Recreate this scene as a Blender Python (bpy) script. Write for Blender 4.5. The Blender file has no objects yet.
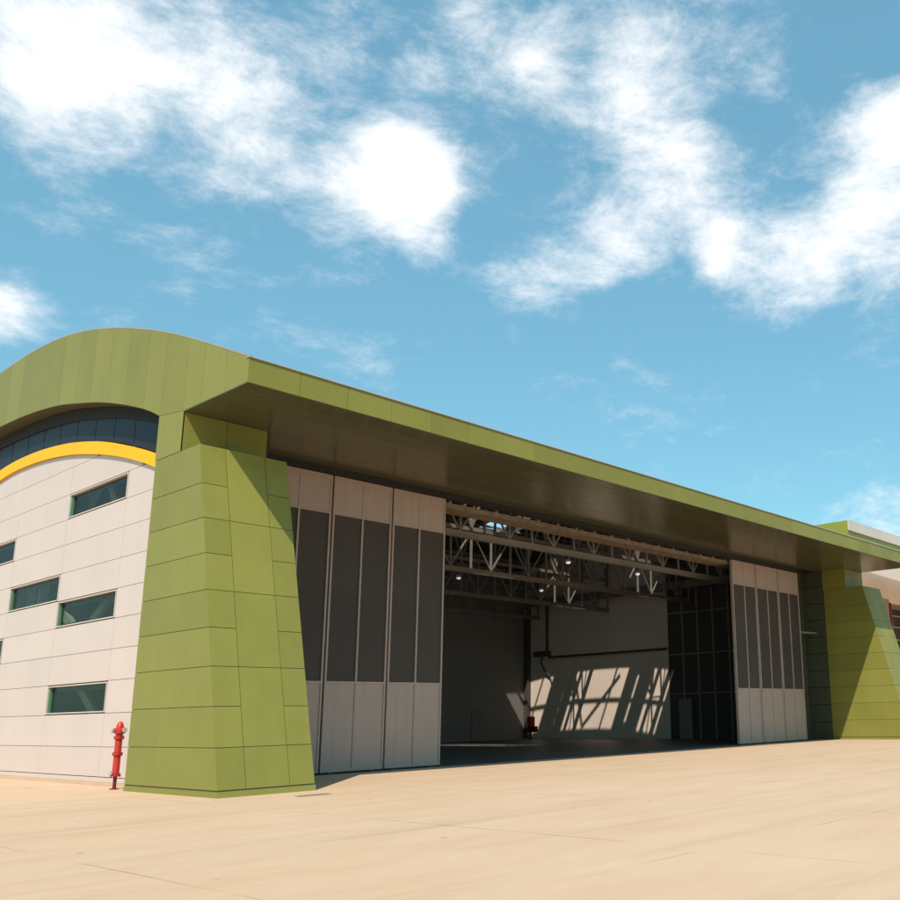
import bpy, math, random
from mathutils import Vector, Matrix
random.seed(7)
C = bpy.context.scene.collection
SC = bpy.context.scene

# ------------------------------------------------------------------ materials
def mat(name):
    m = bpy.data.materials.new(name); m.use_nodes = True
    nt = m.node_tree
    return m, nt, nt.nodes['Principled BSDF']

def N(nt, t, **kw):
    n = nt.nodes.new(t)
    for k, v in kw.items():
        if k.startswith('i_'):
            key = k[2:]
            n.inputs[int(key) if key.isdigit() else key].default_value = v
        else: setattr(n, k, v)
    return n

def rgb(c): return (c[0], c[1], c[2], 1)

def paint(name, col, rough=0.4, island=0.0, dirt=0.06, dirt_scale=0.6, bump=0.0, bump_scale=2.0, spec=0.5,
          streak=0.0, metallic=0.0, coat=0.0, stretch=(1, 1, 1)):
    """coated sheet / painted surface: tone differs a little from panel to panel, weathered by noise"""
    m, nt, b = mat(name); L = nt.links
    tc = N(nt, 'ShaderNodeTexCoord')
    mp = N(nt, 'ShaderNodeMapping'); mp.inputs['Scale'].default_value = stretch
    L.new(tc.outputs['Object'], mp.inputs[0])
    n1 = N(nt, 'ShaderNodeTexNoise', i_Scale=dirt_scale, i_Detail=8.0, i_Roughness=0.62)
    L.new(mp.outputs[0], n1.inputs['Vector'])
    mr = N(nt, 'ShaderNodeMapRange'); mr.inputs['From Min'].default_value = 0.3; mr.inputs['From Max'].default_value = 0.7
    mr.inputs['To Min'].default_value = 1 - dirt; mr.inputs['To Max'].default_value = 1 + dirt
    L.new(n1.outputs['Fac'], mr.inputs['Value'])
    val = mr.outputs['Result']
    if island:
        g = N(nt, 'ShaderNodeNewGeometry')
        mi = N(nt, 'ShaderNodeMapRange'); mi.inputs['To Min'].default_value = 1 - island; mi.inputs['To Max'].default_value = 1 + island
        L.new(g.outputs['Random Per Island'], mi.inputs['Value'])
        mu = N(nt, 'ShaderNodeMath', operation='MULTIPLY'); L.new(val, mu.inputs[0]); L.new(mi.outputs['Result'], mu.inputs[1]); val = mu.outputs[0]
    if streak:
        m2 = N(nt, 'ShaderNodeMapping'); m2.inputs['Scale'].default_value = (3.0, 3.0, 0.12)
        L.new(tc.outputs['Object'], m2.inputs[0])
        n2 = N(nt, 'ShaderNodeTexNoise', i_Scale=1.6, i_Detail=6.0, i_Roughness=0.6); L.new(m2.outputs[0], n2.inputs['Vector'])
        m3 = N(nt, 'ShaderNodeMapRange'); m3.inputs['From Min'].default_value = 0.35; m3.inputs['From Max'].default_value = 0.7
        m3.inputs['To Min'].default_value = 1.0; m3.inputs['To Max'].default_value = 1 - streak
        L.new(n2.outputs['Fac'], m3.inputs['Value'])
        mu = N(nt, 'ShaderNodeMath', operation='MULTIPLY'); L.new(val, mu.inputs[0]); L.new(m3.outputs['Result'], mu.inputs[1]); val = mu.outputs[0]
    vm = N(nt, 'ShaderNodeVectorMath', operation='SCALE'); vm.inputs[0].default_value = col
    L.new(val, vm.inputs['Scale']); L.new(vm.outputs[0], b.inputs['Base Color'])
    mrr = N(nt, 'ShaderNodeMapRange'); mrr.inputs['To Min'].default_value = max(0.02, rough - 0.08); mrr.inputs['To Max'].default_value = rough + 0.1
    L.new(n1.outputs['Fac'], mrr.inputs['Value']); L.new(mrr.outputs['Result'], b.inputs['Roughness'])
    b.inputs['Specular IOR Level'].default_value = spec; b.inputs['Metallic'].default_value = metallic
    b.inputs['Coat Weight'].default_value = coat
    if bump:
        n3 = N(nt, 'ShaderNodeTexNoise', i_Scale=bump_scale, i_Detail=3.0); L.new(mp.outputs[0], n3.inputs['Vector'])
        bp = N(nt, 'ShaderNodeBump', i_Strength=bump, i_Distance=0.05); L.new(n3.outputs['Fac'], bp.inputs['Height'])
        L.new(bp.outputs[0], b.inputs['Normal'])
    return m

M = {}
M['green'] = paint('green_cladding', (0.205, 0.200, 0.043), 0.45, spec=0.25, island=0.07, dirt=0.06, streak=0.05, bump=0.04, bump_scale=0.9)
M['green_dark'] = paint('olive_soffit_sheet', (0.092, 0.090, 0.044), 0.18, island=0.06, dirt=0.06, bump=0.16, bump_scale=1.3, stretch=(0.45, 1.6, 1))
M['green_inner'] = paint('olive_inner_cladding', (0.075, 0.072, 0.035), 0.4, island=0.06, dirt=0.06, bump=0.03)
M['cream'] = paint('cream_cladding', (0.56, 0.455, 0.412), 0.42, island=0.02, dirt=0.03, streak=0.02)
M['joint'] = paint('joint_backing', (0.17, 0.135, 0.10), 0.8)
M['yellow'] = paint('yellow_trim', (0.78, 0.41, 0.006), 0.5, dirt=0.03, spec=0.2)
M['cap'] = paint('metal_capping', (0.36, 0.31, 0.27), 0.45, metallic=0.2)
M['roofing'] = paint('roof_sheeting', (0.42, 0.42, 0.40), 0.45)
M['deck'] = paint('roof_deck', (0.05, 0.045, 0.04), 0.6)
M['door'] = paint('door_paint', (0.40, 0.305, 0.262), 0.5, spec=0.25, island=0.03, dirt=0.05, streak=0.10)
M['louvre'] = paint('dark_door_infill', (0.064, 0.050, 0.043), 0.6, spec=0.2, island=0.12, dirt=0.10)
M['black'] = paint('black_gap', (0.012, 0.011, 0.010), 0.7)
M['steel'] = paint('truss_steel', (0.20, 0.175, 0.15), 0.5, dirt=0.2)
M['rail'] = paint('door_rail_steel', (0.20, 0.15, 0.105), 0.5, dirt=0.35, dirt_scale=3)
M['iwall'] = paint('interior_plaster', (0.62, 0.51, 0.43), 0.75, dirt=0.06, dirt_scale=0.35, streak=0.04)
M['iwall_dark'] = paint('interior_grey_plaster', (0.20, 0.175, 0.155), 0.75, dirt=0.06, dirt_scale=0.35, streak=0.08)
M['pane_shade'] = paint('dark_pane_shade', (0.022, 0.019, 0.017), 0.6, spec=0.15)  # near-black, for the shade across the upper clerestory panes
M['idoor'] = paint('grey_door', (0.17, 0.15, 0.13), 0.6)
M['recess_shade'] = paint('shaded_recess_green', (0.055, 0.06, 0.035), 0.5)  # shade of the set-back jambs is put into this green
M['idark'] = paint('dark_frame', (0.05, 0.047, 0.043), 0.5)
M['mullion'] = paint('glazing_bar', (0.19, 0.17, 0.15), 0.5)
M['grey'] = paint('grey_frame', (0.10, 0.10, 0.105), 0.4)
M['red'] = paint('red_enamel', (0.46, 0.024, 0.016), 0.45, dirt=0.12, dirt_scale=9)
M['darkred'] = paint('dark_red_paint', (0.14, 0.008, 0.010), 0.4)
M['silver'] = paint('zinc_metal', (0.6, 0.6, 0.58), 0.3, metallic=0.8)
M['tan'] = paint('tan_render', (0.40, 0.29, 0.21), 0.8, dirt=0.06)
M['pale'] = paint('pale_cladding', (0.52, 0.45, 0.405), 0.5, island=0.03)
M['lime'] = paint('lime_cladding', (0.235, 0.245, 0.032), 0.45)
M['brace'] = paint('pale_green_steel', (0.70, 0.74, 0.62), 0.5)

def glass_mat(name, col, rough, trans, tint):
    m, nt, b = mat(name); L = nt.links
    b.inputs['Base Color'].default_value = rgb(col); b.inputs['Roughness'].default_value = rough
    b.inputs['Specular IOR Level'].default_value = 0.7
    if name == 'clear_rooflight_sheet':
        b = N(nt, 'ShaderNodeBsdfTranslucent'); b.inputs['Color'].default_value = (0.9, 0.9, 0.88, 1)
    if name == 'smoked_glass': b.inputs['Specular IOR Level'].default_value = 0.2
    t = N(nt, 'ShaderNodeBsdfTransparent'); t.inputs['Color'].default_value = rgb(tint)
    mx = N(nt, 'ShaderNodeMixShader'); mx.inputs[0].default_value = trans
    L.new(b.outputs[0], mx.inputs[1]); L.new(t.outputs[0], mx.inputs[2])
    L.new(mx.outputs[0], nt.nodes['Material Output'].inputs['Surface'])
    return m
M['glass'] = glass_mat('teal_glass', (0.030, 0.036, 0.033), 0.05, 0.72, (0.86, 0.92, 0.86))
M['glass_edge'] = paint('green_glass_edge', (0.10, 0.22, 0.14), 0.3)
M['clere'] = glass_mat('smoked_glass', (0.022, 0.020, 0.023), 0.3, 0.25, (0.3, 0.3, 0.34))
M['dglass'] = glass_mat('dark_partition_glass', (0.055, 0.051, 0.047), 0.25, 0.0, (1, 1, 1))
M['rooflight'] = glass_mat('clear_rooflight_sheet', (0.8, 0.8, 0.8), 0.3, 0.96, (1, 1, 1))
m, nt, b = mat('lamp_bulb'); b.inputs['Emission Color'].default_value = (1, 0.97, 0.92, 1); b.inputs['Emission Strength'].default_value = 0.45
M['bulb'] = m

def concrete(name, c1, c2, joint_x=None, joint_y=None, pitch=5.12, rough=0.85):
    m, nt, b = mat(name); L = nt.links
    tc = N(nt, 'ShaderNodeTexCoord')
    big = N(nt, 'ShaderNodeTexNoise', i_Scale=0.07, i_Detail=7.0, i_Roughness=0.62)
    mp = N(nt, 'ShaderNodeMapping'); mp.inputs['Scale'].default_value = (0.6, 1.5, 1); mp.inputs['Rotation'].default_value = (0, 0, 0.5)
    L.new(tc.outputs['Object'], mp.inputs[0]); L.new(mp.outputs[0], big.inputs['Vector'])
    mid = N(nt, 'ShaderNodeTexNoise', i_Scale=0.55, i_Detail=10.0, i_Roughness=0.7); L.new(mp.outputs[0], mid.inputs['Vector'])
    fine = N(nt, 'ShaderNodeTexNoise', i_Scale=22.0, i_Detail=6.0, i_Roughness=0.7); L.new(tc.outputs['Object'], fine.inputs['Vector'])
    r1 = N(nt, 'ShaderNodeValToRGB'); r1.color_ramp.elements[0].position = 0.36; r1.color_ramp.elements[1].position = 0.64
    r1.color_ramp.elements[0].color = rgb(c2); r1.color_ramp.elements[1].color = rgb(c1)
    a = N(nt, 'ShaderNodeMath', operation='MULTIPLY_ADD', i_1=0.55); L.new(big.outputs['Fac'], a.inputs[0])
    a2 = N(nt, 'ShaderNodeMath', operation='MULTIPLY', i_1=0.45); L.new(mid.outputs['Fac'], a2.inputs[0]); L.new(a2.outputs[0], a.inputs[2])
    L.new(a.outputs[0], r1.inputs[0])
    f = N(nt, 'ShaderNodeMapRange'); f.inputs['From Min'].default_value = 0.3; f.inputs['From Max'].default_value = 0.7
    f.inputs['To Min'].default_value = 0.93; f.inputs['To Max'].default_value = 1.05; L.new(fine.outputs['Fac'], f.inputs['Value'])
    val = f.outputs[0]
    ms = N(nt, 'ShaderNodeMapping'); ms.inputs['Scale'].default_value = (0.05, 0.9, 1); ms.inputs['Rotation'].default_value = (0, 0, -0.12)
    L.new(tc.outputs['Object'], ms.inputs[0])
    sn = N(nt, 'ShaderNodeTexNoise', i_Scale=1.3, i_Detail=9.0, i_Roughness=0.7); L.new(ms.outputs[0], sn.inputs['Vector'])
    sr = N(nt, 'ShaderNodeMapRange'); sr.inputs['From Min'].default_value = 0.5; sr.inputs['From Max'].default_value = 0.75
    sr.inputs['To Min'].default_value = 1.0; sr.inputs['To Max'].default_value = 0.85; L.new(sn.outputs['Fac'], sr.inputs['Value'])
    mu = N(nt, 'ShaderNodeMath', operation='MULTIPLY'); L.new(val, mu.inputs[0]); L.new(sr.outputs[0], mu.inputs[1]); val = mu.outputs[0]
    # sparse dark spots
    vo = N(nt, 'ShaderNodeTexVoronoi', i_Scale=0.9); L.new(tc.outputs['Object'], vo.inputs['Vector'])
    sp = N(nt, 'ShaderNodeMapRange'); sp.inputs['From Min'].default_value = 0.035; sp.inputs['From Max'].default_value = 0.075
    sp.inputs['To Min'].default_value = 0.72; sp.inputs['To Max'].default_value = 1.0; L.new(vo.outputs['Distance'], sp.inputs['Value'])
    mu = N(nt, 'ShaderNodeMath', operation='MULTIPLY'); L.new(val, mu.inputs[0]); L.new(sp.outputs[0], mu.inputs[1]); val = mu.outputs[0]
    if joint_x is not None:
        # sawn expansion joints, broken up along their length
        wob = N(nt, 'ShaderNodeTexNoise', i_Scale=1.2, i_Detail=4.0); L.new(tc.outputs['Object'], wob.inputs['Vector'])
        sx = N(nt, 'ShaderNodeSeparateXYZ'); L.new(tc.outputs['Object'], sx.inputs[0])
        for ax, off, width in ((0, joint_x, 0.022), (1, joint_y, 0.022)):
            wv = N(nt, 'ShaderNodeMath', operation='MULTIPLY_ADD', i_1=0.05); L.new(wob.outputs['Fac'], wv.inputs[0]); L.new(sx.outputs[ax], wv.inputs[2])
            s = N(nt, 'ShaderNodeMath', operation='SUBTRACT', i_1=off + 0.025 - pitch / 2); L.new(wv.outputs[0], s.inputs[0])
            md = N(nt, 'ShaderNodeMath', operation='FLOORED_MODULO', i_1=pitch); L.new(s.outputs[0], md.inputs[0])
            d = N(nt, 'ShaderNodeMath', operation='SUBTRACT', i_1=pitch / 2); L.new(md.outputs[0], d.inputs[0])
            ab = N(nt, 'ShaderNodeMath', operation='ABSOLUTE'); L.new(d.outputs[0], ab.inputs[0])
            br = N(nt, 'ShaderNodeTexNoise', i_Scale=0.35, i_Detail=5.0); L.new(tc.outputs['Object'], br.inputs['Vector'])
            bm = N(nt, 'ShaderNodeMapRange'); bm.inputs['From Min'].default_value = 0.46; bm.inputs['From Max'].default_value = 0.62
            bm.inputs['To Min'].default_value = 0.0; bm.inputs['To Max'].default_value = 0.42; L.new(br.outputs['Fac'], bm.inputs['Value'])
            ln = N(nt, 'ShaderNodeMapRange'); ln.inputs['From Min'].default_value = width * 0.4; ln.inputs['From Max'].default_value = width
            ln.inputs['To Min'].default_value = 1.0; ln.inputs['To Max'].default_value = 0.0; L.new(ab.outputs[0], ln.inputs['Value'])
            k = N(nt, 'ShaderNodeMath', operation='MULTIPLY'); L.new(ln.outputs[0], k.inputs[0]); L.new(bm.outputs[0], k.inputs[1])
            inv = N(nt, 'ShaderNodeMath', operation='SUBTRACT', i_0=1.0); L.new(k.outputs[0], inv.inputs[1])
            mu = N(nt, 'ShaderNodeMath', operation='MULTIPLY'); L.new(val, mu.inputs[0]); L.new(inv.outputs[0], mu.inputs[1]); val = mu.outputs[0]
    vm = N(nt, 'ShaderNodeVectorMath', operation='SCALE'); L.new(r1.outputs[0], vm.inputs[0]); L.new(val, vm.inputs['Scale'])
    L.new(vm.outputs[0], b.inputs['Base Color']); b.inputs['Roughness'].default_value = rough
    b.inputs['Specular IOR Level'].default_value = 0.25
    bp = N(nt, 'ShaderNodeBump', i_Strength=0.25, i_Distance=0.01); L.new(fine.outputs['Fac'], bp.inputs['Height']); L.new(bp.outputs[0], b.inputs['Normal'])
    return m
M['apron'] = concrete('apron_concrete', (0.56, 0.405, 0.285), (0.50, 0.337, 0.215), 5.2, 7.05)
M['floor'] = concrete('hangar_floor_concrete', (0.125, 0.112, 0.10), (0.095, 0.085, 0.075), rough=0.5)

# ------------------------------------------------------------------ mesh helpers
class MB:
    def __init__(s): s.v = []; s.f = []; s.mi = []; s.cur = 0
    def add(s, vs, fs):
        o = len(s.v); s.v += [tuple(p) for p in vs]
        for f in fs: s.f.append([o + i for i in f]); s.mi.append(s.cur)
    def box(s, x0, x1, y0, y1, z0, z1):
        s.add([(x0,y0,z0),(x1,y0,z0),(x1,y1,z0),(x0,y1,z0),(x0,y0,z1),(x1,y0,z1),(x1,y1,z1),(x0,y1,z1)],
              [(0,3,2,1),(4,5,6,7),(0,1,5,4),(1,2,6,5),(2,3,7,6),(3,0,4,7)])
    def bar(s, a, b, w, h=None, up=(0,0,1)):
        a = Vector(a); b = Vector(b); h = h or w; d = (b - a).normalized(); u = Vector(up)
        if abs(d.dot(u)) > 0.98: u = Vector((1,0,0))
        r = d.cross(u).normalized() * w / 2; u = r.cross(d).normalized() * h / 2
        vs = [a-r-u, a+r-u, a+r+u, a-r+u, b-r-u, b+r-u, b+r+u, b-r+u]
        s.add(vs, [(0,1,2,3),(7,6,5,4),(0,4,5,1),(1,5,6,2),(2,6,7,3),(3,7,4,0)])
    def tube(s, pts, r, n=10, cap=True):
        pts = [Vector(p) for p in pts]; rs = r if isinstance(r, (list, tuple)) else [r] * len(pts); rings = []
        for i, p in enumerate(pts):
            d = (pts[min(i+1, len(pts)-1)] - pts[max(i-1, 0)]).normalized()
            u = Vector((0,0,1)) if abs(d.z) < 0.95 else Vector((1,0,0))
            x = d.cross(u).normalized(); y = x.cross(d)
            rings.append([p + rs[i] * (x * math.cos(2*math.pi*k/n) + y * math.sin(2*math.pi*k/n)) for k in range(n)])
        vs = [q for g in rings for q in g]; fs = []
        for i in range(len(pts)-1):
            for k in range(n): fs.append((i*n+k, (i+1)*n+k, (i+1)*n+(k+1)%n, i*n+(k+1)%n))
        if cap: fs.append(tuple(range(n))); fs.append(tuple((len(pts)-1)*n+k for k in reversed(range(n))))
        s.add(vs, fs)
    def lathe(s, prof, c=(0,0,0), n=20):
        """prof: (radius, z) from bottom to top"""
        vs = []; fs = []
        for r, z in prof:
            for k in range(n): vs.append((c[0]+r*math.cos(2*math.pi*k/n), c[1]+r*math.sin(2*math.pi*k/n), c[2]+z))
        for i in range(len(prof)-1):
            for k in range(n): fs.append((i*n+k, i*n+(k+1)%n, (i+1)*n+(k+1)%n, (i+1)*n+k))
        fs.append(tuple(reversed(range(n)))); fs.append(tuple((len(prof)-1)*n+k for k in range(n)))
        s.add(vs, fs)
    def prism(s, poly, fn0, fn1):
        """extrude a polygon between two maps of its 2-D points"""
        n = len(poly); vs = [fn0(*p) for p in poly] + [fn1(*p) for p in poly]
        s.add(vs, [tuple(range(n)), tuple(reversed(range(n, 2*n)))] + [(i, n+i, n+(i+1)%n, (i+1)%n) for i in range(n)])
    def slab(s, fn, u0, u1, vb, vt, gap, thick, n=1):
        """one cladding panel: u in [u0,u1], v between vb(u) and vt(u); fn(u, v, depth) -> point (depth 0 = face)"""
        g = gap / 2; us = [u0 + g + (u1 - u0 - 2*g) * i / n for i in range(n + 1)]
        us = [u for u in us if vt(u) - vb(u) > 2*g + 0.02]
        if len(us) < 2: return
        k = len(us); vs = []
        for dpt in (0, thick):
            vs += [fn(u, vb(u) + g, dpt) for u in us] + [fn(u, vt(u) - g, dpt) for u in us]
        fs = []
        for i in range(k-1):
            fs.append((i, i+1, k+i+1, k+i)); fs.append((i, 2*k+i, 2*k+i+1, i+1)); fs.append((k+i, k+i+1, 3*k+i+1, 3*k+i))
            fs.append((2*k+i, 3*k+i, 3*k+i+1, 2*k+i+1))
        fs.append((0, k, 3*k, 2*k)); fs.append((k-1, 3*k-1, 4*k-1, 2*k-1))
        s.add(vs, fs)
    def build(s, name, mats, parent=None, org=(0,0,0), loc=None, smooth=False, bevel=0.0):
        me = bpy.data.meshes.new(name); ox, oy, oz = org
        me.from_pydata([(x-ox, y-oy, z-oz) for x, y, z in s.v], [], s.f)
        mats = mats if isinstance(mats, (list, tuple)) else [mats]
        for m_ in mats: me.materials.append(m_)
        me.polygons.foreach_set('material_index', s.mi)
        import bmesh
        bm = bmesh.new(); bm.from_mesh(me); bmesh.ops.recalc_face_normals(bm, faces=bm.faces); bm.to_mesh(me); bm.free()
        if smooth:
            for p in me.polygons: p.use_smooth = True
        me.update()
        o = bpy.data.objects.new(name, me); C.objects.link(o)
        if parent is not None: o.parent = parent; o.location = loc if loc is not None else (0,0,0)
        else: o.location = loc if loc is not None else org
        if bevel:
            bv = o.modifiers.new('bevel', 'BEVEL'); bv.width = bevel; bv.segments = 2; bv.limit_method = 'ANGLE'
        if smooth:
            es = o.modifiers.new('split', 'EDGE_SPLIT'); es.split_angle = math.radians(40)
        return o

def thing(name, label, cat, loc, group=None):
    o = bpy.data.objects.new(name, None); C.objects.link(o); o.location = loc
    o['label'] = label; o['category'] = cat
    if group: o['group'] = group
    return o

def copy_tree(o, parent=None, dloc=(0,0,0), top=True):
    c = o.copy(); C.objects.link(c)
    if parent is not None: c.parent = parent
    if top: c.location = Vector(o.location) + Vector(dloc)
    for ch in list(o.children): copy_tree(ch, c, top=False)
    return c

def interp(tab):
    xs = [a for a, _ in tab]; ys = [b for _, b in tab]; n = len(xs)
    d = [(ys[i+1]-ys[i])/(xs[i+1]-xs[i]) for i in range(n-1)]
    ms = [d[0]] + [0 if d[i-1]*d[i] < 0 else (d[i-1]+d[i])/2 for i in range(1, n-1)] + [d[-1]]
    def f(x):
        if x <= xs[0]: return ys[0] + ms[0]*(x-xs[0])
        if x >= xs[-1]: return ys[-1] + ms[-1]*(x-xs[-1])
        i = max(k for k in range(n-1) if xs[k] <= x); h = xs[i+1]-xs[i]; t = (x-xs[i])/h
        return ((2*t**3-3*t**2+1)*ys[i] + (t**3-2*t**2+t)*h*ms[i] + (-2*t**3+3*t**2)*ys[i+1] + (t**3-t**2)*h*ms[i+1])
    return f

# ------------------------------------------------------------------ dimensions (metres; x along the doors, y into the building)
XL, XR = 11.15, 54.0            # the two gable ends
XW = 11.75                      # face of the cream gable wall
YF = 21.15                      # eaves edge of the canopy
YD = 26.80                      # face of the sliding doors
SOF = 10.07                     # canopy soffit
roofz = interp([(21.15,10.78),(22.2,11.24),(23.9,11.98),(26.5,13.02),(28.65,13.74),(30.2,14.2),(32.7,14.78),(35.0,15.12),(38.5,15.30),(41.0,15.26),(44,15.06),(47,14.68),(50,13.95),(53,12.8),(56.5,11.0)])
archz = interp([(26.0,10.27),(26.62,10.55),(28.04,11.05),(30.33,11.70),(31.98,12.06),(33.73,12.40),(36.54,12.73),(39.6,12.90),(42.3,12.94),(45.6,12.72),(48,12.25),(51,11.2),(54,9.9),(55.9,8.9)])
SW = 11.75/13.08                # gable wall measured on a plane at x = 13.08, brought forward along the sight lines
def sw(t): return [(y*SW, 1.7+(z-1.7)*SW) for y, z in t]
yelt = interp(sw([(28.9,9.8),(30.54,10.47),(34.27,11.6),(36.1,11.99),(38.03,12.31),(41.13,12.6),(43.5,12.66),(45.69,12.55),(50,12.05),(55,10.6),(59,9.0),(62.3,7.4)]))
yelb = interp(sw([(28.9,9.35),(30.52,10.02),(33.28,10.87),(35.96,11.48),(38.0,11.83),(41.0,12.13),(43.5,12.2),(45.5,12.08),(50,11.6),(55,10.15),(59,8.55),(62.3,6.95)]))
YB = 55.9

# ------------------------------------------------------------------ ground
g = MB(); g.add([(-350,-350,0),(650,-350,0),(650,650,0),(-350,650,0)], [(0,1,2,3)])
ap = g.build('apron', M['apron']); ap['kind'] = 'structure'
g = MB(); g.add([(XW+0.3,YD-0.25,0.004),(52.0,YD-0.25,0.004),(52.0,52.0,0.004),(XW+0.3,52.0,0.004)], [(0,1,2,3)])
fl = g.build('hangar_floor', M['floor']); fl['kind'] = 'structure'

# ------------------------------------------------------------------ the hangar
O = (XL, YF, 0)
H = thing('hangar', 'large green and cream hangar with arched roof and half open sliding doors', 'hangar', O)
def P(mb, name, m_, parent=None, **kw):
    return mb.build(name, m_, parent or H, org=O, **kw)

# --- cream gable wall: panels in courses, windows in some of the cells
rows = [0.24] + [1.7+(z-1.7)*SW for z in (1.0,2.06,3.10,4.12,5.14,6.14,7.17,8.24,9.22,10.2,11.27,12.4)]
cols = [25.5] + [y*SW for y in (32.38,37.40,42.52,47.55,52.6,57.6)] + [55.9]
wins = {(1,9),(3,8),(2,6),(1,5),(1,2),(3,4)}           # (column, row)
wallm = MB(); corem = MB()
def gable(x): return lambda u, v, d: (x + d, u, v)
for i in range(len(cols)-1):
    for j in range(len(rows)-1):
        if (i, j) in wins: continue
        b0, t0 = rows[j], rows[j+1]
        top = lambda u, t0=t0: min(t0, yelb(u))
        n = 1 if t0 < min(yelb(cols[i]), yelb(cols[i+1])) else 16
        wallm.slab(gable(XW), cols[i], cols[i+1], lambda u, b0=b0: b0, top, 0.014, 0.05, n)
        corem.slab(gable(XW+0.035), cols[i], cols[i+1], lambda u, b0=b0: b0, top, -0.002, 0.18, n)
wallm.cur = 1; wallm.v += []; 
o_core = len(wallm.v); wallm.v += corem.v; wallm.f += [[a + o_core for a in f] for f in corem.f]; wallm.mi += [1]*len(corem.f)
wallm.cur = 0; wallm.box(XW+0.002, XW+0.2, 25.6, YB, 0.105, 0.225)
gwl = P(wallm, 'gable_wall', [M['cream'], M['joint']])
q = MB(); q.box(XW-0.06, XW+0.2, 25.96, YB, 0, 0.10); P(q, 'kerb', M['apron'], gwl)
ym = MB()
for k in range(30):
    a = 26.0 + k * (YB-26.0)/30; b_ = a + (YB-26.0)/30
    ym.slab(lambda u, v, d: (XW - 0.09 + d, u, v), a, b_, yelb, yelt, 0.0, 0.30, 2)
P(ym, 'yellow_arch_band', M['yellow'])

# --- windows in the gable wall
def window(i, j):
    y0, y1, z0, z1 = cols[i]+0.03, cols[i+1]-0.03, rows[j]+0.03, rows[j+1]-0.03
    f = MB(); t = 0.035
    f.box(XW-0.012, XW+0.20, y0, y1, z0, z0+t); f.box(XW-0.012, XW+0.20, y0, y1, z1-t, z1)
    f.box(XW-0.012, XW+0.20, y0, y0+t, z0+t, z1-t); f.box(XW-0.012, XW+0.20, y1-t, y1, z0+t, z1-t)
    w = P(f, 'window', M['cream'])
    p = MB(); p.box(XW+0.10, XW+0.125, y0+t, y1-t, z0+t, z1-t); P(p, 'pane', M['glass'], w)
    e = MB(); e.box(XW+0.02, XW+0.10, y1-t-0.09, y1-t-0.001, z0+t+0.001, z1-t-0.001); P(e, 'jamb', M['glass_edge'], w)
    e = MB(); e.box(XW+0.128, XW+0.16, y0+t, y1-t, z1-t-0.16, z1-t-0.001); P(e, 'blind_rail', M['grey'], w)
for i, j in sorted(wins): window(i, j)
def wp(y, z): return (XW+0.75, y*SW*1.045, 1.7+(z-1.7)*SW*1.045)
for a, b_ in ((wp(37.6,5.9),wp(36.3,5.1)), (wp(35.2,4.9),wp(32.3,6.6)), (wp(35.4,3.2),wp(33.2,1.7)), (wp(42.0,6.0),wp(42.0,7.3)), (wp(40.9,6.0),wp(40.9,7.3)),
              (wp(39.6,6.0),wp(39.6,7.3)), (wp(36.6,9.0),wp(35.0,10.6)), (wp(33.4,9.0),wp(34.8,10.6))):
    q = MB(); q.bar(a, b_, 0.16, 0.30); P(q, 'wall_brace', M['brace'])

# --- clerestory between the yellow band and the arch
edges = [26.02,27.4] + [y*SW for y in (32.33,34.05,35.75,37.5,39.2,40.9,42.7,44.5,46.2,48,50,52,54,56,58,60)] + [55.8]
for a, b_ in zip(edges[:-1], edges[1:]):
    q = MB(); q.slab(lambda u, v, d: (XW + 0.03 + d, u, v), a, b_, lambda u: yelt(u) + 0.005, lambda u: archz(u) - 0.01, 0.06, 0.03, 6)
    if q.v: P(q, 'clerestory_pane', M['clere'])
q = MB()
for a in edges:
    if archz(a) - yelt(a) > 0.1: q.box(XW+0.045, XW+0.13, a-0.025, a+0.025, yelt(a)+0.002, archz(a)-0.012)
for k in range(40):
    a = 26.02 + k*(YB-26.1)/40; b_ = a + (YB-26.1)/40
    q.cur = 1  # dark strip put in for the shade below the arch
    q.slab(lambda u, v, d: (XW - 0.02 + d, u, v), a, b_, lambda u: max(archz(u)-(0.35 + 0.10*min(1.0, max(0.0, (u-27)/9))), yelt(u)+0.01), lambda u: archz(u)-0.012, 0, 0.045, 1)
P(q, 'clerestory_frame', [M['grey'], M['pane_shade']])

# --- arched gable surround: core solid + face panels
cm = MB(); ny = 80
yy = [26.0 + (YB-26.0)*k/ny for k in range(ny+1)]
# soffit of the arch
for a, b_ in zip(yy[:-1], yy[1:]):
    cm.slab(lambda u, v, d: (XL + 0.03 + d, u, v), a, b_, archz, lambda u: archz(u) + 0.06, 0, XW - XL + 1.2, 1)
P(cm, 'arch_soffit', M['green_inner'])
am = MB()
def face(u, v, d): return (XL + d, u, v)
cuts = [YF, 22.3, 23.55, 24.55, 25.9, 27.1, 28.5] + [28.5 + 1.33*k for k in range(1, 21)]
cuts = [c for c in cuts if c < YB-0.3] + [YB]
archbot = lambda u: SOF + 0.02 if u <= 24.5 else (SOF + 0.02 + (u-24.5)/1.5*(archz(26.0)-SOF-0.02) if u < 26.0 else archz(u))
for a, b_ in zip(cuts[:-1], cuts[1:]):
    am.slab(face, a, b_, archbot, lambda u: roofz(u) - 0.012, 0.012 if a < 29 else 0.007, 0.04, 8)
am.cur = 1
fine = [YF + 0.03 + (YB-YF-0.03)*k/110 for k in range(111)]
for a, b_ in zip(fine[:-1], fine[1:]):
    am.slab(lambda u, v, d: (XL + 0.025 + d, u, v), a, b_, lambda u: archbot(u)+0.008, lambda u: roofz(u) - 0.03, 0, 0.2, 1)
P(am, 'arch_surround', [M['green'], M['joint']])

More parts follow.
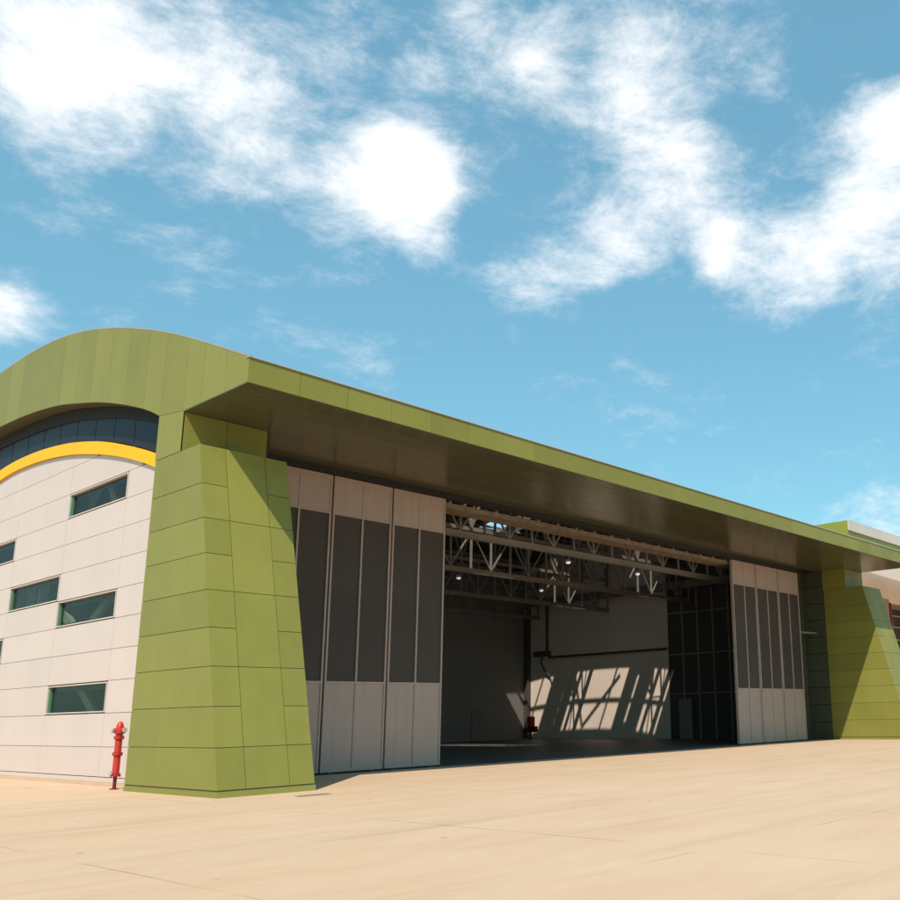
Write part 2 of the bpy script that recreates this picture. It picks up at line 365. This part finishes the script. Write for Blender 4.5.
# --- roof: outer sheeting and inner deck, open at the rooflights
holes = [(28.0, 31.1, 33.4, 47.3), (41.95, 45.05, 33.4, 35.15), (41.95, 45.05, 37.3, 42.35), (41.95, 45.05, 44.7, 47.3),
         (42.3, 44.7, 36.05, 36.45), (42.3, 44.7, 43.15, 43.6)]  # two narrow slits, added to fleck the sun patch on the end wall
xs = sorted(set([XL + 0.05, XR] + [v for h in holes for v in h[:2]]))
ys = sorted(set([YF + (56.5-YF)*k/48 for k in range(49)] + [v for h in holes for v in h[2:]]))
def is_hole(x0, y0): return any(h[0]-1e-6 <= x0 < h[1]-1e-6 and h[2]-1e-6 <= y0 < h[3]-1e-6 for h in holes)
rm = MB(); dm = MB()
for x0, x1 in zip(xs[:-1], xs[1:]):
    for y0, y1 in zip(ys[:-1], ys[1:]):
        if is_hole(x0, y0): continue
        rm.add([(x0,y0,roofz(y0)),(x1,y0,roofz(y0)),(x1,y1,roofz(y1)),(x0,y1,roofz(y1))], [(0,1,2,3)])
        if y0 >= 26.9 and y1 < 52.6:
            d0, d1 = roofz(y0)-0.3, roofz(y1)-0.3
            dm.add([(max(x0,XW+.3),y0,d0),(min(x1,52.2),y0,d0),(min(x1,52.2),y1,d1),(max(x0,XW+.3),y1,d1)], [(0,3,2,1)])
for h in holes:     # upstands round the openings
    seg = [y for y in ys if h[2]-1e-6 <= y <= h[3]+1e-6]
    for x in h[:2]:
        for y0, y1 in zip(seg[:-1], seg[1:]):
            dm.add([(x,y0,roofz(y0)-0.3),(x,y1,roofz(y1)-0.3),(x,y1,roofz(y1)),(x,y0,roofz(y0))], [(0,1,2,3)])
    for y in h[2:]:
        dm.add([(h[0],y,roofz(y)-0.3),(h[1],y,roofz(y)-0.3),(h[1],y,roofz(y)),(h[0],y,roofz(y))], [(0,1,2,3)])
roof = P(rm, 'roof', M['roofing']); P(dm, 'roof_deck', M['deck'], roof)
for h in holes:
    q = MB(); seg = [y for y in ys if h[2]-1e-6 <= y <= h[3]+1e-6]
    for y0, y1 in zip(seg[:-1], seg[1:]):
        q.add([(h[0]-.08,y0,roofz(y0)+.03),(h[1]+.08,y0,roofz(y0)+.03),(h[1]+.08,y1,roofz(y1)+.03),(h[0]-.08,y1,roofz(y1)+.03)], [(0,1,2,3)])
    P(q, 'rooflight', M['rooflight'], roof)
# far gable end and rear wall, closing the hall
em = MB()
for y0, y1 in zip(ys[:-1], ys[1:]):
    zb = SOF if y0 < 26.0 else 0.0
    em.add([(XR-0.02,y0,zb),(XR-0.02,y1,zb),(XR-0.02,y1,roofz(y1)-.01),(XR-0.02,y0,roofz(y0)-.01)], [(0,1,2,3)])
P(em, 'far_gable_wall', M['pale'])
em = MB(); em.box(XW+0.2, XR-0.05, 56.0, 56.3, 0, 10.6); P(em, 'rear_wall', M['cream'])

# --- canopy: fascia, capping, soffit
fm = MB()
fx = [XL + 1.475*k for k in range(30)]; fx = [x for x in fx if x < XR-0.5] + [XR]
for a, b_ in zip(fx[:-1], fx[1:]):
    fm.slab(lambda u, v, d: (u, YF + d, v), a, b_, lambda u: SOF + 0.015, lambda u: 10.75, 0.012, 0.04)
fm.cur = 1; fm.box(XL+0.03, XR-0.03, YF+0.03, YF+0.2, SOF+0.02, 10.74)
P(fm, 'fascia', [M['green'], M['joint']])
q = MB(); q.box(XL-0.02, XR, YF-0.03, YF+0.12, 10.752, 10.782)
for y0, y1 in zip(ys[:-1], ys[1:]):     # verge capping up the arch
    q.prism([(y0,roofz(y0)-.012),(y1,roofz(y1)-.012),(y1,roofz(y1)+.03),(y0,roofz(y0)+.03)], lambda y, z: (XL-.004,y,z), lambda y, z: (XL+.12,y,z))
P(q, 'roof_capping', M['cap'])
sm = MB()
sx = [XL] + [13.72 + 2.92*k for k in range(14)] + [XR]; sx = [x for x in sx if x <= 51.3] + [51.5, XR]
sy = [YF+0.02] + [YF+0.02 + 0.4187*k for k in range(1,8)] + [24.5] + [24.5 + 0.416*k for k in range(1,6)]
for a, b_ in zip(sx[:-1], sx[1:]):
    for c, d_ in zip(sy[:-1], sy[1:]):
        if c >= 24.4 and (a < 13 or a > 51.4): continue
        sm.slab(lambda u, v, d: (u, v, SOF + d), a, b_, lambda u: c, lambda u: d_, 0.007, 0.03)
sm.cur = 1; sm.box(XL+0.05, XR-0.05, YF+0.05, 24.52, SOF+0.025, SOF+0.12); sm.box(13.74, 51.48, 24.52, 26.58, SOF+0.025, SOF+0.12)
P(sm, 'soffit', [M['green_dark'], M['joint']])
q = MB(); q.box(13.72, 49.95, 26.585, 26.95, 9.862, 10.4); q.box(13.72,51.45,26.96,27.0,9.98,12.9); P(q, 'door_head', M['black'])
for y in (27.02, 27.34, 27.66):
    q = MB(); q.box(15, 50, y, y+0.22, 9.74, 9.80); q.box(15, 50, y, y+0.03, 9.60, 9.74); q.box(15, 50, y+0.19, y+0.22, 9.60, 9.74)
    x = 15.4
    while x < 50: q.box(x, x+0.12, y-0.03, y+0.25, 9.80, 9.95); x += 1.22
    P(q, 'door_rail', M['rail'])

# --- corner pylons, battered at the front
PT = 8.92; K = 2.3/PT
def yfront(v): return 21.1 + K*v
vr = [0.16 + 0.955*k for k in range(9)] + [PT]
def pylon(x0, x1, mirror):
    pm = MB(); xo = x0 if not mirror else x1      # outer side
    # sides (facing -x and +x)
    for xx, sgn in ((x0, 1), (x1, -1)):
        for b0, t0 in zip(vr[:-1], vr[1:]):
            g = 0.008; vs = []
            for d in (0, 0.04):
                for (v, back) in ((b0+g, 0), (b0+g, 1), (t0-g, 1), (t0-g, 0)):
                    vs.append((xx + sgn*d, 25.94 if back else yfront(v) + 0.001, v))
            pm.add(vs, [(0,1,2,3),(4,7,6,5),(0,4,5,1),(1,5,6,2),(2,6,7,3),(3,7,4,0)])
    w = x1 - x0; c1, c2 = (0.28, 0.73)
    xs_ = [x0, x0 + c1*w, x0 + c2*w, x1]
    fr = lambda u, v, d: (u, yfront(v) + d, v)
    for ci in range(3):
        vv = vr if ci != 1 else [vr[0], vr[1], vr[3], vr[5], vr[7], vr[9]]
        for b0, t0 in zip(vv[:-1], vv[1:]):
            pm.slab(fr, xs_[ci], xs_[ci+1], lambda u, b0=b0: b0, lambda u, t0=t0: t0, 0.016, 0.04)
    pm.cur = 1
    poly = [(yfront(0.0)+0.03, 0.0), (25.92, 0.0), (25.92, PT), (yfront(PT)+0.03, PT)]
    pm.prism(poly, lambda y, z: (x0+0.025, y, z), lambda y, z: (x1-0.025, y, z))
    py = P(pm, 'pylon', [M['green'], M['joint']])
    q = MB(); poly = [(yfront(0)-0.015, 0.0), (25.95, 0.0), (25.95, 0.135), (yfront(.135)-0.015, 0.135)]
    q.prism(poly, lambda y, z: (x0-0.012, y, z), lambda y, z: (x1+0.012, y, z)); P(q, 'plinth', M['green'], py)
    return py
pylon(XL, 13.68, False); pylon(51.5, XR, True)
def column(x0, x1, y0):
    q = MB()
    cutsx = [x0, (x0+x1)/2, x1]
    for a, b_ in zip(cutsx[:-1], cutsx[1:]):
        q.slab(lambda u, v, d: (u, y0 + d, v), a, b_, lambda u: PT+0.002, lambda u: SOF-0.002, 0.014, 0.04)
    for xx, s in ((x0, 1), (x1, -1)):
        q.slab(lambda u, v, d: (xx + s*d, u, v), y0, 25.98, lambda u: PT+0.012, lambda u: (SOF+0.0 if s < 0 or x0 > 20 else archbot(u)-0.004), 0.0, 0.04, 6)
    q.cur = 1; q.box(x0+0.03, x1-0.03, y0+0.03, 25.95, PT-0.3, SOF-0.004)
    return P(q, 'pylon_head', [M['green'], M['joint']])
column(XL, 13.70, 24.5); column(51.5, XR, 24.5)
# recessed jambs beside the doors
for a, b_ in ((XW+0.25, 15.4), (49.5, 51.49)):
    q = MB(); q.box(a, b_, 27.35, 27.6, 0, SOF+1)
    P(q, 'door_jamb', M['recess_shade'])
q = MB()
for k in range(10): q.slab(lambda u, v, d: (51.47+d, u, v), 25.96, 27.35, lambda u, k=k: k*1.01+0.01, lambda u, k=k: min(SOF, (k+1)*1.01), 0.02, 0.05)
P(q, 'jamb_lining', M['recess_shade'])
q = MB(); q.bar((49.7, 26.95, 6.3), (51.46, 26.6, 6.3), 0.10); P(q, 'stay_bar', M['mullion'])

# --- sliding door leaves
LW = 2.475; ZB, ZM, ZT, ZU = 0.06, 2.90, 8.52, 9.84
def leaf(x0):
    x1 = x0 + LW - 0.075; xm = (x0+x1)/2
    f = MB(); st = 0.065
    for a, b_ in ((x0, x0+st), (xm-st/2, xm+st/2), (x1-st, x1)): f.box(a, b_, YD-0.05, YD+0.10, ZB, ZU)
    for z, h in ((ZB, 0.10), (ZM-0.03, 0.07), (ZT-0.02, 0.05), (ZU-0.16, 0.16)):
        for a, b_ in ((x0+st, xm-st/2), (xm+st/2, x1-st)): f.box(a, b_, YD-0.055 if h > .12 else YD-0.045, YD+0.09, z, z+h)
    lf = P(f, 'door_leaf', M['door'])
    for a, b_ in ((x0+st, xm-st/2), (xm+st/2, x1-st)):
        q = MB(); q.box(a, b_, YD-0.02, YD+0.06, ZB+0.10, ZM-0.03); P(q, 'lower_panel', M['door'], lf)
        q = MB(); q.box(a, b_, YD+0.0, YD+0.06, ZM+0.04, ZT-0.02); P(q, 'dark_infill', M['louvre'], lf)
        q = MB(); q.box(a, b_, YD-0.03, YD+0.06, ZT+0.03, ZU-0.16); P(q, 'upper_panel', M['door'], lf)
    for a in (x0+0.3, x1-0.5): q = MB(); q.box(a, a+0.2, YD-0.02, YD+0.08, 0.0, ZB); P(q, 'roller', M['idark'], lf)
    q = MB(); q.box(x1+0.004, x0+LW-0.004, YD+0.03, YD+0.12, 0.03, ZU-0.16); P(q, 'gap_seal', M['black'], lf)
    return lf
l0 = leaf(15.0)
for k in (1, 2): copy_tree(l0, H, (LW*k, 0, 0))
for k in range(3): copy_tree(l0, H, (42.46 - 15.0 + LW*k, 0, 0))
q = MB(); q.box(15.0, 50.0, YD+0.13, YD+0.17, 0.005, 0.02); q.box(15.0, 50.0, YD-0.11, YD-0.07, 0.005, 0.014); P(q, 'floor_track', M['idark'])

# --- interior walls and their fittings
def under_roof(y0, y1, zb): return [(y0, zb), (y1, zb)] + [(y1 + (y0-y1)*k/16, roofz(y1 + (y0-y1)*k/16) - 0.32) for k in range(17)]
q = MB(); q.prism(under_roof(38.25, 52.3, 0), lambda y, z: (52.0, y, z), lambda y, z: (52.25, y, z)); P(q, 'end_wall', M['iwall'])
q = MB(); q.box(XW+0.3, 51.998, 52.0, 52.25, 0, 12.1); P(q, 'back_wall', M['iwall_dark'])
gm = MB(); gm.box(52.02, 52.1, 27.0, 38.25, 0, 10.1); gw = P(gm, 'glazed_screen', M['dglass'])
for y in (28.2, 29.45, 30.7, 31.95, 33.2, 34.45, 35.7, 36.95):
    q = MB(); q.box(51.9, 52.019, y-0.06, y+0.06, 0, 10.05); P(q, 'glazing_bar', M['mullion'], gw)
for z in (2.98, 5.62, 8.45):
    q = MB(); q.box(51.92, 52.017, 27.0, 38.2, z-0.05, z+0.05); P(q, 'glazing_rail', M['mullion'], gw)
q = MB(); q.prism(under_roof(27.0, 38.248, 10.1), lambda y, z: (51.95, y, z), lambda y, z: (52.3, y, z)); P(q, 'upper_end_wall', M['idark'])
q = MB(); q.box(51.87, 51.93, 36.35, 37.4, 0.01, 2.65); dd = P(q, 'personnel_door', M['iwall_dark'])
q = MB(); q.tube([(51.84,36.5,1.05),(51.84,36.62,1.05)], 0.02); P(q, 'handle', M['silver'], dd)
q = MB(); q.box(46.3, 47.3, 51.93, 51.995, 0.01, 2.2); dd = P(q, 'service_door', M['idoor'])
q = MB(); q.tube([(46.42,51.90,1.05),(46.56,51.90,1.05)], 0.02); P(q, 'handle', M['silver'], dd)
q = MB(); q.box(51.45, 51.99, 27.3, 51.9, 10.08, 10.15); q.box(51.65, 51.75, 27.3, 51.9, 10.15, 10.50); q.box(51.5, 51.95, 27.3, 51.9, 10.50, 10.58)
P(q, 'wall_beam', M['steel'])
q = MB(); q.box(51.86, 51.995, 38.3, 49.6, 5.98, 6.14); P(q, 'cable_tray', M['idark'])
q = MB(); q.box(51.6, 51.98, 51.6, 51.98, 0, 10.05); P(q, 'corner_post', M['idark'])
q = MB(); q.tube([(51.9,49.75,10.05),(51.9,49.75,6.35)], 0.11); q.box(51.55,51.98,49.4,50.9,6.15,6.55)
q.tube([(51.8,50.2,6.15),(51.8,50.25,5.6),(51.75,49.9,5.1),(51.8,49.4,4.7),(51.85,49.3,4.3)], 0.07); P(q, 'duct', M['idark'])

# --- roof steel: four trusses along the hall, arched rafters across it
def truss(y):
    zt = roofz(y) - 0.5; zb = 9.02; zm = min(zb + 2.25, zt - 0.6)
    c = MB(); c.box(XW+0.4, 51.9, y-0.13, y+0.13, zb, zb+0.04); c.box(XW+0.4, 51.9, y-0.04, y+0.04, zb+0.04, zb+0.22); c.box(XW+0.4, 51.9, y-0.13, y+0.13, zb+0.22, zb+0.26)
    t = P(c, 'roof_truss', M['steel'])
    for z in (zm, zt):
        q = MB(); q.box(XW+0.4, 51.9, y-0.11, y+0.11, z, z+0.2); P(q, 'chord', M['steel'], t)
    w = MB(); nb = 28; x0 = XW+0.5; st = (51.8-x0)/nb
    for k in range(nb+1):
        x = x0 + st*k; w.box(x-0.045, x+0.045, y-0.05, y+0.05, zb+0.26, zm)
        if zt - zm > 1.2 and k % 2 == 0: w.box(x-0.06, x+0.06, y-0.06, y+0.06, zm+0.2, zt)
    for k in range(nb):
        a = x0+st*k; b_ = a+st
        w.bar((a,y,zb+0.26) if k % 2 else (a,y,zm), (b_,y,zm) if k % 2 else (b_,y,zb+0.26), 0.07)
        if zt - zm > 1.2:
            s2 = k - k % 2
            if k % 2 == 0: w.bar((a,y,zm+0.2), (a+st,y,zt), 0.10); w.bar((a+st,y,zt), (a+2*st,y,zm+0.2), 0.10)
    P(w, 'web', M['steel'], t)
for y in (28.95, 36.2, 43.5, 50.6): truss(y)
for x in (16.2, 23.0, 29.6, 36.6, 43.6, 51.2):
    q = MB(); seg = [27.5 + 24.3*k/20 for k in range(21)]
    for a, b_ in zip(seg[:-1], seg[1:]): q.bar((x,a,roofz(a)-0.42), (x,b_,roofz(b_)-0.42), 0.12, 0.22)
    P(q, 'rafter', M['steel'])
for x in (28.0, 42.0):
    for a, b_ in (((x+2.75,42.4),(x+0.3,40.3)), ((x+0.3,40.3),(x+2.75,38.1))):
        q = MB(); q.bar((a[0],a[1],roofz(a[1])-0.36), (b_[0],b_[1],roofz(b_[1])-0.36), 0.16); P(q, 'roof_brace', M['steel'])
for y in (31.4, 33.8, 38.6, 41.0, 46.0, 48.3):
    q = MB(); q.box(XW+0.4, 51.9, y-0.05, y+0.05, roofz(y)-0.52, roofz(y)-0.36); P(q, 'purlin', M['steel'])

# ------------------------------------------------------------------ lamps hung from the trusses
lamps = [((31.63,28.95,8.72),'round high bay lamp hanging below the front truss, nearest the middle of the doorway'),
         ((36.9,28.95,8.72),'round high bay lamp hanging below the front truss, nearest the right door leaves'),
         ((37.3,36.2,8.62),'round high bay lamp under the second truss, hanging lowest above the back corner'),
         ((31.2,36.2,8.72),'round high bay lamp under the second truss, beside the edge of the left doors')]
def lamp(loc, label):
    t = thing('high_bay_lamp', label, 'lamp', loc, 'high bay lamps under the roof trusses')
    q = MB(); q.lathe([(0.15,0.0),(0.155,0.02),(0.12,0.10),(0.06,0.16),(0.05,0.17)]); q.build('reflector', M['silver'], t, smooth=True)
    q = MB(); q.lathe([(0.02,-0.09),(0.08,-0.07),(0.11,-0.02),(0.11,0.0)]); q.build('bulb', M['bulb'], t, smooth=True)
    q = MB(); q.tube([(0,0,0.17),(0,0,9.02-loc[2])], 0.03); q.box(-.06,.06,-.06,.06,0.16,0.26); q.build('hanger', M['idark'], t)
    return t
for loc, lab in lamps: lamp(loc, lab)

# ------------------------------------------------------------------ red standpipe by the gable wall
hy = thing('fire_hydrant', 'tall red standpipe hydrant with bolted flanges in front of the cream wall', 'hydrant', (11.27, 26.82, 0)); hy.scale = (0.84, 0.84, 1)
q = MB(); q.lathe([(0.105,0.36),(0.105,1.50),(0.125,1.50),(0.125,1.56),(0.11,1.66),(0.075,1.74),(0.03,1.775)], n=24); q.build('barrel', M['red'], hy, smooth=True)
q = MB(); q.lathe([(0.055,0.0),(0.055,0.34)], n=18); q.lathe([(0.13,0.0),(0.13,0.03)], n=18); q.build('stem', M['darkred'], hy, smooth=True)
for z in (0.34, 0.89, 1.32, 1.46):
    q = MB(); q.lathe([(0.155,z),(0.155,z+0.025)], n=24); q.lathe([(0.155,z+0.03),(0.155,z+0.055)], n=24)
    fg = q.build('flange', M['red'], hy)
    q = MB()
    for k in range(8):
        a = k*math.pi/4; q.lathe([(0.018,z-0.02),(0.018,z+0.075)], (0.135*math.cos(a),0.135*math.sin(a),0), 6)
    q.build('bolts', M['darkred'], fg)
for d, zz in ((Vector((0.35,-0.94,0)), 1.56), (Vector((-0.95,0.3,0)), 1.56)):
    q = MB(); q.tube([Vector((0,0,zz-0.02)) + d*0.08, Vector((0,0,zz-0.02)) + d*0.19], 0.06, 16); ou = q.build('outlet', M['red'], hy)
    q = MB(); q.tube([Vector((0,0,zz-0.02)) + d*0.185, Vector((0,0,zz-0.02)) + d*0.235], 0.072, 16); q.build('cap', M['silver'], ou)
q = MB(); q.tube([(-0.13,-0.05,0.42),(-0.21,-0.10,0.42)], 0.05, 12); q.build('drain_cap', M['silver'], hy)

# ------------------------------------------------------------------ small things
t = thing('fire_cabinet', 'small red cabinet on dark stand at the far corner inside the hangar', 'fire cabinet', (51.0, 50.6, 0)); t.scale = (0.75, 0.75, 0.9)
q = MB(); q.box(-0.22,0.22,-0.35,0.30,1.05,1.85); q.build('cabinet_body', M['red'], t, bevel=0.02)
q = MB(); q.box(-0.24,-0.222,-0.31,0.26,1.09,1.81); dr = q.build('cabinet_door', M['red'], t)
q = MB(); q.box(-0.27,-0.241,-0.28,-0.22,1.4,1.55); q.build('handle', M['silver'], dr)
q = MB(); q.box(-0.18,0.18,-0.30,0.25,0.0,0.05); q.box(-0.06,0.06,-0.08,0.08,0.05,0.55); q.box(-0.22,0.22,-0.75,0.3,0.55,1.05); q.build('stand', M['black'], t)

t = thing('drain_grate', 'narrow dark drain grate in the concrete at the foot of the nearer green pylon', 'drain', (12.75, 19.75, 0))
q = MB(); q.box(-0.42,0.42,-0.12,-0.09,0,0.012); q.box(-0.42,0.42,0.09,0.12,0,0.012); q.box(-0.42,-0.39,-0.09,0.09,0,0.012); q.box(0.39,0.42,-0.09,0.09,0,0.012); q.build('frame', M['steel'], t)
q = MB()
for k in range(16): q.box(-0.38+k*0.05,-0.355+k*0.05,-0.09,0.09,0.002,0.010)
q.build('bars', M['steel'], t)

# ------------------------------------------------------------------ the neighbouring hangar
B = thing('neighbour_hangar', 'second hangar behind on the right with pale fascia and tan wall', 'hangar', (58.0, 28.0, 0))
def PB(mb, name, m_, parent=None): return mb.build(name, m_, parent or B, org=(58.0, 28.0, 0))
q = MB(); q.box(58.6, 60.2, 28.15, 48, 0, 11.3); q.box(60.2, 66.5, 28.15, 48, 0, 12.99)
q.box(66.5, 110, 28.3, 48, 9.5, 12.99); q.box(73.5, 75, 28.3, 48, 0, 9.5); q.box(75, 110, 30.2, 48, 0, 9.5); PB(q, 'wall', M['tan'])
q = MB(); q.box(60.02, 110, 28.02, 48, 13.0, 14.12); q.box(60.02, 60.6, 27.99, 48, 14.12, 14.86); PB(q, 'upper_wall', M['lime'])
q = MB(); q.box(60.0, 110, 27.9, 27.988, 14.13, 14.88); q.box(60.6,110,28.02,48,14.125,14.80); PB(q, 'fascia', M['pale'])
q = MB(); q.prism([(27.5,11.27),(22.5,11.76),(22.5,9.25)], lambda y, z: (62.0, y, z), lambda y, z: (110, y, z)); PB(q, 'canopy', M['pale'])
q = MB(); q.box(66.42, 66.62, 28.05, 28.14, 0, 9.5); PB(q, 'door_frame', M['darkred'])
q = MB(); q.box(66.5, 73.5, 29.9, 30.15, 0, 9.48); dk = PB(q, 'doorway_screen', M['idark'])
for z in (1.5, 3.2, 4.9, 6.0, 7.0, 8.0, 8.9):
    q = MB(); q.box(66.5, 73.5, 29.8, 29.89, z, z+0.12); PB(q, 'screen_rail', M['tan'], dk)

# ------------------------------------------------------------------ camera
Rm = [None]*3
yaw, pit, rol = 0.888944762, 0.22461584, -0.0199038609
f_ = Vector((math.sin(yaw)*math.cos(pit), math.cos(yaw)*math.cos(pit), math.sin(pit)))
r_ = Vector((math.cos(yaw), -math.sin(yaw), 0)); u_ = r_.cross(f_)
r2 = math.cos(rol)*r_ + math.sin(rol)*u_; u2 = -math.sin(rol)*r_ + math.cos(rol)*u_
cd = bpy.data.cameras.new('camera'); cam = bpy.data.objects.new('camera', cd); C.objects.link(cam)
mw = Matrix((r2, u2, -f_)).transposed().to_4x4(); mw.translation = Vector((0, 0, 1.7)); cam.matrix_world = mw
cd.sensor_width = 36; cd.lens = 920.341/900*36; cd.shift_x = (450-621.04)/900; cd.shift_y = (503.92-450)/900
cd.clip_start = 0.1; cd.clip_end = 3000; SC.camera = cam

# ------------------------------------------------------------------ sun and sky
sd = Vector((0.69, 0.43, -1.0)).normalized()
sl = bpy.data.lights.new('sun', 'SUN'); sl.energy = 4.9; sl.angle = math.radians(0.53); sl.color = (1.0, 0.91, 0.79)
so = bpy.data.objects.new('sun', sl); C.objects.link(so); so.rotation_euler = sd.to_track_quat('-Z', 'Y').to_euler(); so.location = (0, 0, 60)

w = bpy.data.worlds.new('World'); SC.world = w; w.use_nodes = True
nt = w.node_tree; L = nt.links; bg = nt.nodes['Background']; bg.inputs['Strength'].default_value = 0.15
sky = N(nt, 'ShaderNodeTexSky'); sky.sky_type = 'NISHITA'; sky.sun_disc = False
sky.sun_elevation = math.asin(-sd.z); sky.sun_rotation = math.atan2(-sd.x, -sd.y) % (2*math.pi)
sky.air_density = 1.0; sky.dust_density = 1.0; sky.ozone_density = 1.0
tint = N(nt, 'ShaderNodeVectorMath', operation='MULTIPLY'); tint.inputs[1].default_value = (0.92, 1.36, 1.16)
L.new(sky.outputs[0], tint.inputs[0])
flat = N(nt, 'ShaderNodeMix', data_type='RGBA'); flat.inputs['Factor'].default_value = 0.5; flat.inputs['B'].default_value = (1.22, 2.90, 4.10, 1)
L.new(tint.outputs[0], flat.inputs['A'])
tc = N(nt, 'ShaderNodeTexCoord')
def noise(scale, detail, rough=0.6, off=0.0):
    mp = N(nt, 'ShaderNodeMapping'); mp.inputs['Location'].default_value = (off, off*1.7, off*0.3); mp.inputs['Scale'].default_value = (1, 1, 2.0)
    L.new(tc.outputs['Generated'], mp.inputs[0])
    n = N(nt, 'ShaderNodeTexNoise', i_Scale=scale, i_Detail=detail, i_Roughness=rough); L.new(mp.outputs[0], n.inputs['Vector']); return n
wn = noise(5.0, 4.0, 0.55)
ws = N(nt, 'ShaderNodeVectorMath', operation='SUBTRACT'); ws.inputs[1].default_value = (0.5,0.5,0.5); L.new(wn.outputs['Color'], ws.inputs[0])
wk = N(nt, 'ShaderNodeVectorMath', operation='SCALE'); wk.inputs['Scale'].default_value = 0.10; L.new(ws.outputs[0], wk.inputs[0])
wd = N(nt, 'ShaderNodeVectorMath', operation='ADD'); L.new(tc.outputs['Generated'], wd.inputs[0]); L.new(wk.outputs[0], wd.inputs[1])
# cloud banks by compass direction: (azimuth deg from +y towards +x, elevation deg, angular radius deg, density)
CLOUDS = [(15.1, 34.4, 4.2, 0.94), (19.2, 35.1, 4.0, 0.53), (23.5, 36.2, 3.7, 0.4), (19.1, 31.7, 2.6, 0.31), (14.6, 31.0, 2.1, 0.5), (26.1, 33.8, 3.6, 0.37), (30.0, 31.4, 3.0, 0.31), (29.5, 37.4, 3.1, 0.28), (25.2, 31.1, 3.1, 0.31), (34.0, 37.6, 3.2, 0.28), (36.3, 32.7, 3.1, 1.08), (37.8, 31.1, 2.5, 0.62), (34.0, 32.2, 2.3, 0.37), (39.1, 29.3, 1.7, 0.43), (44.4, 27.3, 1.4, 0.46), (42.4, 27.6, 1.4, 0.25), (46.6, 27.0, 1.6, 0.31), (41.5, 39.4, 3.3, 0.4), (44.7, 37.5, 2.2, 0.5), (50.1, 40.1, 3.9, 0.46), (54.3, 37.0, 3.4, 0.5), (56.2, 33.7, 3.2, 0.5), (52.6, 30.5, 3.8, 0.46), (56.7, 29.5, 2.6, 0.68), (57.6, 27.3, 1.7, 0.56), (49.9, 28.9, 3.6, 0.4), (61.4, 28.6, 3.5, 0.5), (64.5, 27.1, 3.1, 0.62), (68.9, 31.8, 3.0, 1.01), (68.7, 27.4, 3.3, 0.94), (70.3, 33.9, 2.2, 0.74), (60.2, 40.7, 3.0, 0.43), (15.2, 22.3, 1.8, 1.08), (35.2, 20.7, 1.4, 0.28), (23.1, 24.2, 1.2, 0.28), (67.5, 11.1, 3.1, 0.62), (53.0, 40.6, 3.3, 0.25), (38.6, 22.1, 0.9, 0.22), (64.0, 36.2, 1.1, 0.28), (62.4, 37.4, 1.0, 0.25), (33.3, 29.1, 2.2, 0.25), (26.6, 34.9, 8.9, 0.09), (51.4, 34.4, 8.6, 0.09), (39.7, 31.4, 6.4, 0.07)]
acc = None
for az, el, rad, den in CLOUDS:
    a, e = math.radians(az), math.radians(el)
    c = (math.sin(a)*math.cos(e), math.cos(a)*math.cos(e), math.sin(e))
    di = N(nt, 'ShaderNodeVectorMath', operation='DISTANCE'); di.inputs[1].default_value = c; L.new(wd.outputs[0], di.inputs[0])
    mr = N(nt, 'ShaderNodeMapRange', interpolation_type='SMOOTHSTEP'); mr.inputs['From Min'].default_value = 0.0; mr.inputs['From Max'].default_value = 1.7*math.radians(rad)
    mr.inputs['To Min'].default_value = den; mr.inputs['To Max'].default_value = 0.0; L.new(di.outputs['Value'], mr.inputs['Value'])
    if acc is None: acc = mr.outputs[0]
    else:
        ad = N(nt, 'ShaderNodeMath', operation='ADD'); L.new(acc, ad.inputs[0]); L.new(mr.outputs[0], ad.inputs[1]); acc = ad.outputs[0]
mn = N(nt, 'ShaderNodeMath', operation='MINIMUM', i_1=1.45); L.new(acc, mn.inputs[0])
fb = noise(9.0, 14.0, 0.70, 3.1); fb.inputs['Distortion'].default_value = 0.2
fm_ = N(nt, 'ShaderNodeMapRange', clamp=False); fm_.inputs['From Min'].default_value = 0.25; fm_.inputs['From Max'].default_value = 0.75
fm_.inputs['To Min'].default_value = -0.68; fm_.inputs['To Max'].default_value = 0.68; L.new(fb.outputs['Fac'], fm_.inputs['Value'])
sm_ = N(nt, 'ShaderNodeMath', operation='ADD'); L.new(mn.outputs[0], sm_.inputs[0]); L.new(fm_.outputs[0], sm_.inputs[1])
den = N(nt, 'ShaderNodeMapRange', interpolation_type='SMOOTHSTEP'); den.inputs['From Min'].default_value = 0.04; den.inputs['From Max'].default_value = 1.45
L.new(sm_.outputs[0], den.inputs['Value'])
mix = N(nt, 'ShaderNodeMix', data_type='RGBA'); L.new(den.outputs[0], mix.inputs['Factor']); L.new(flat.outputs['Result'], mix.inputs['A'])
mix.inputs['B'].default_value = (6.9, 6.95, 7.0, 1)
L.new(mix.outputs['Result'], bg.inputs['Color'])

SC.view_settings.view_transform = 'Standard'; SC.view_settings.look = 'None'; SC.view_settings.gamma = 1; SC.view_settings.exposure = 0.14
SC.view_settings.use_curve_mapping = False
SC.render.engine = 'CYCLES'
SC.cycles.max_bounces = 10; SC.cycles.diffuse_bounces = 2; SC.cycles.transparent_max_bounces = 12
SC.cycles.sample_clamp_indirect = 8
SC.cycles.use_denoising = True
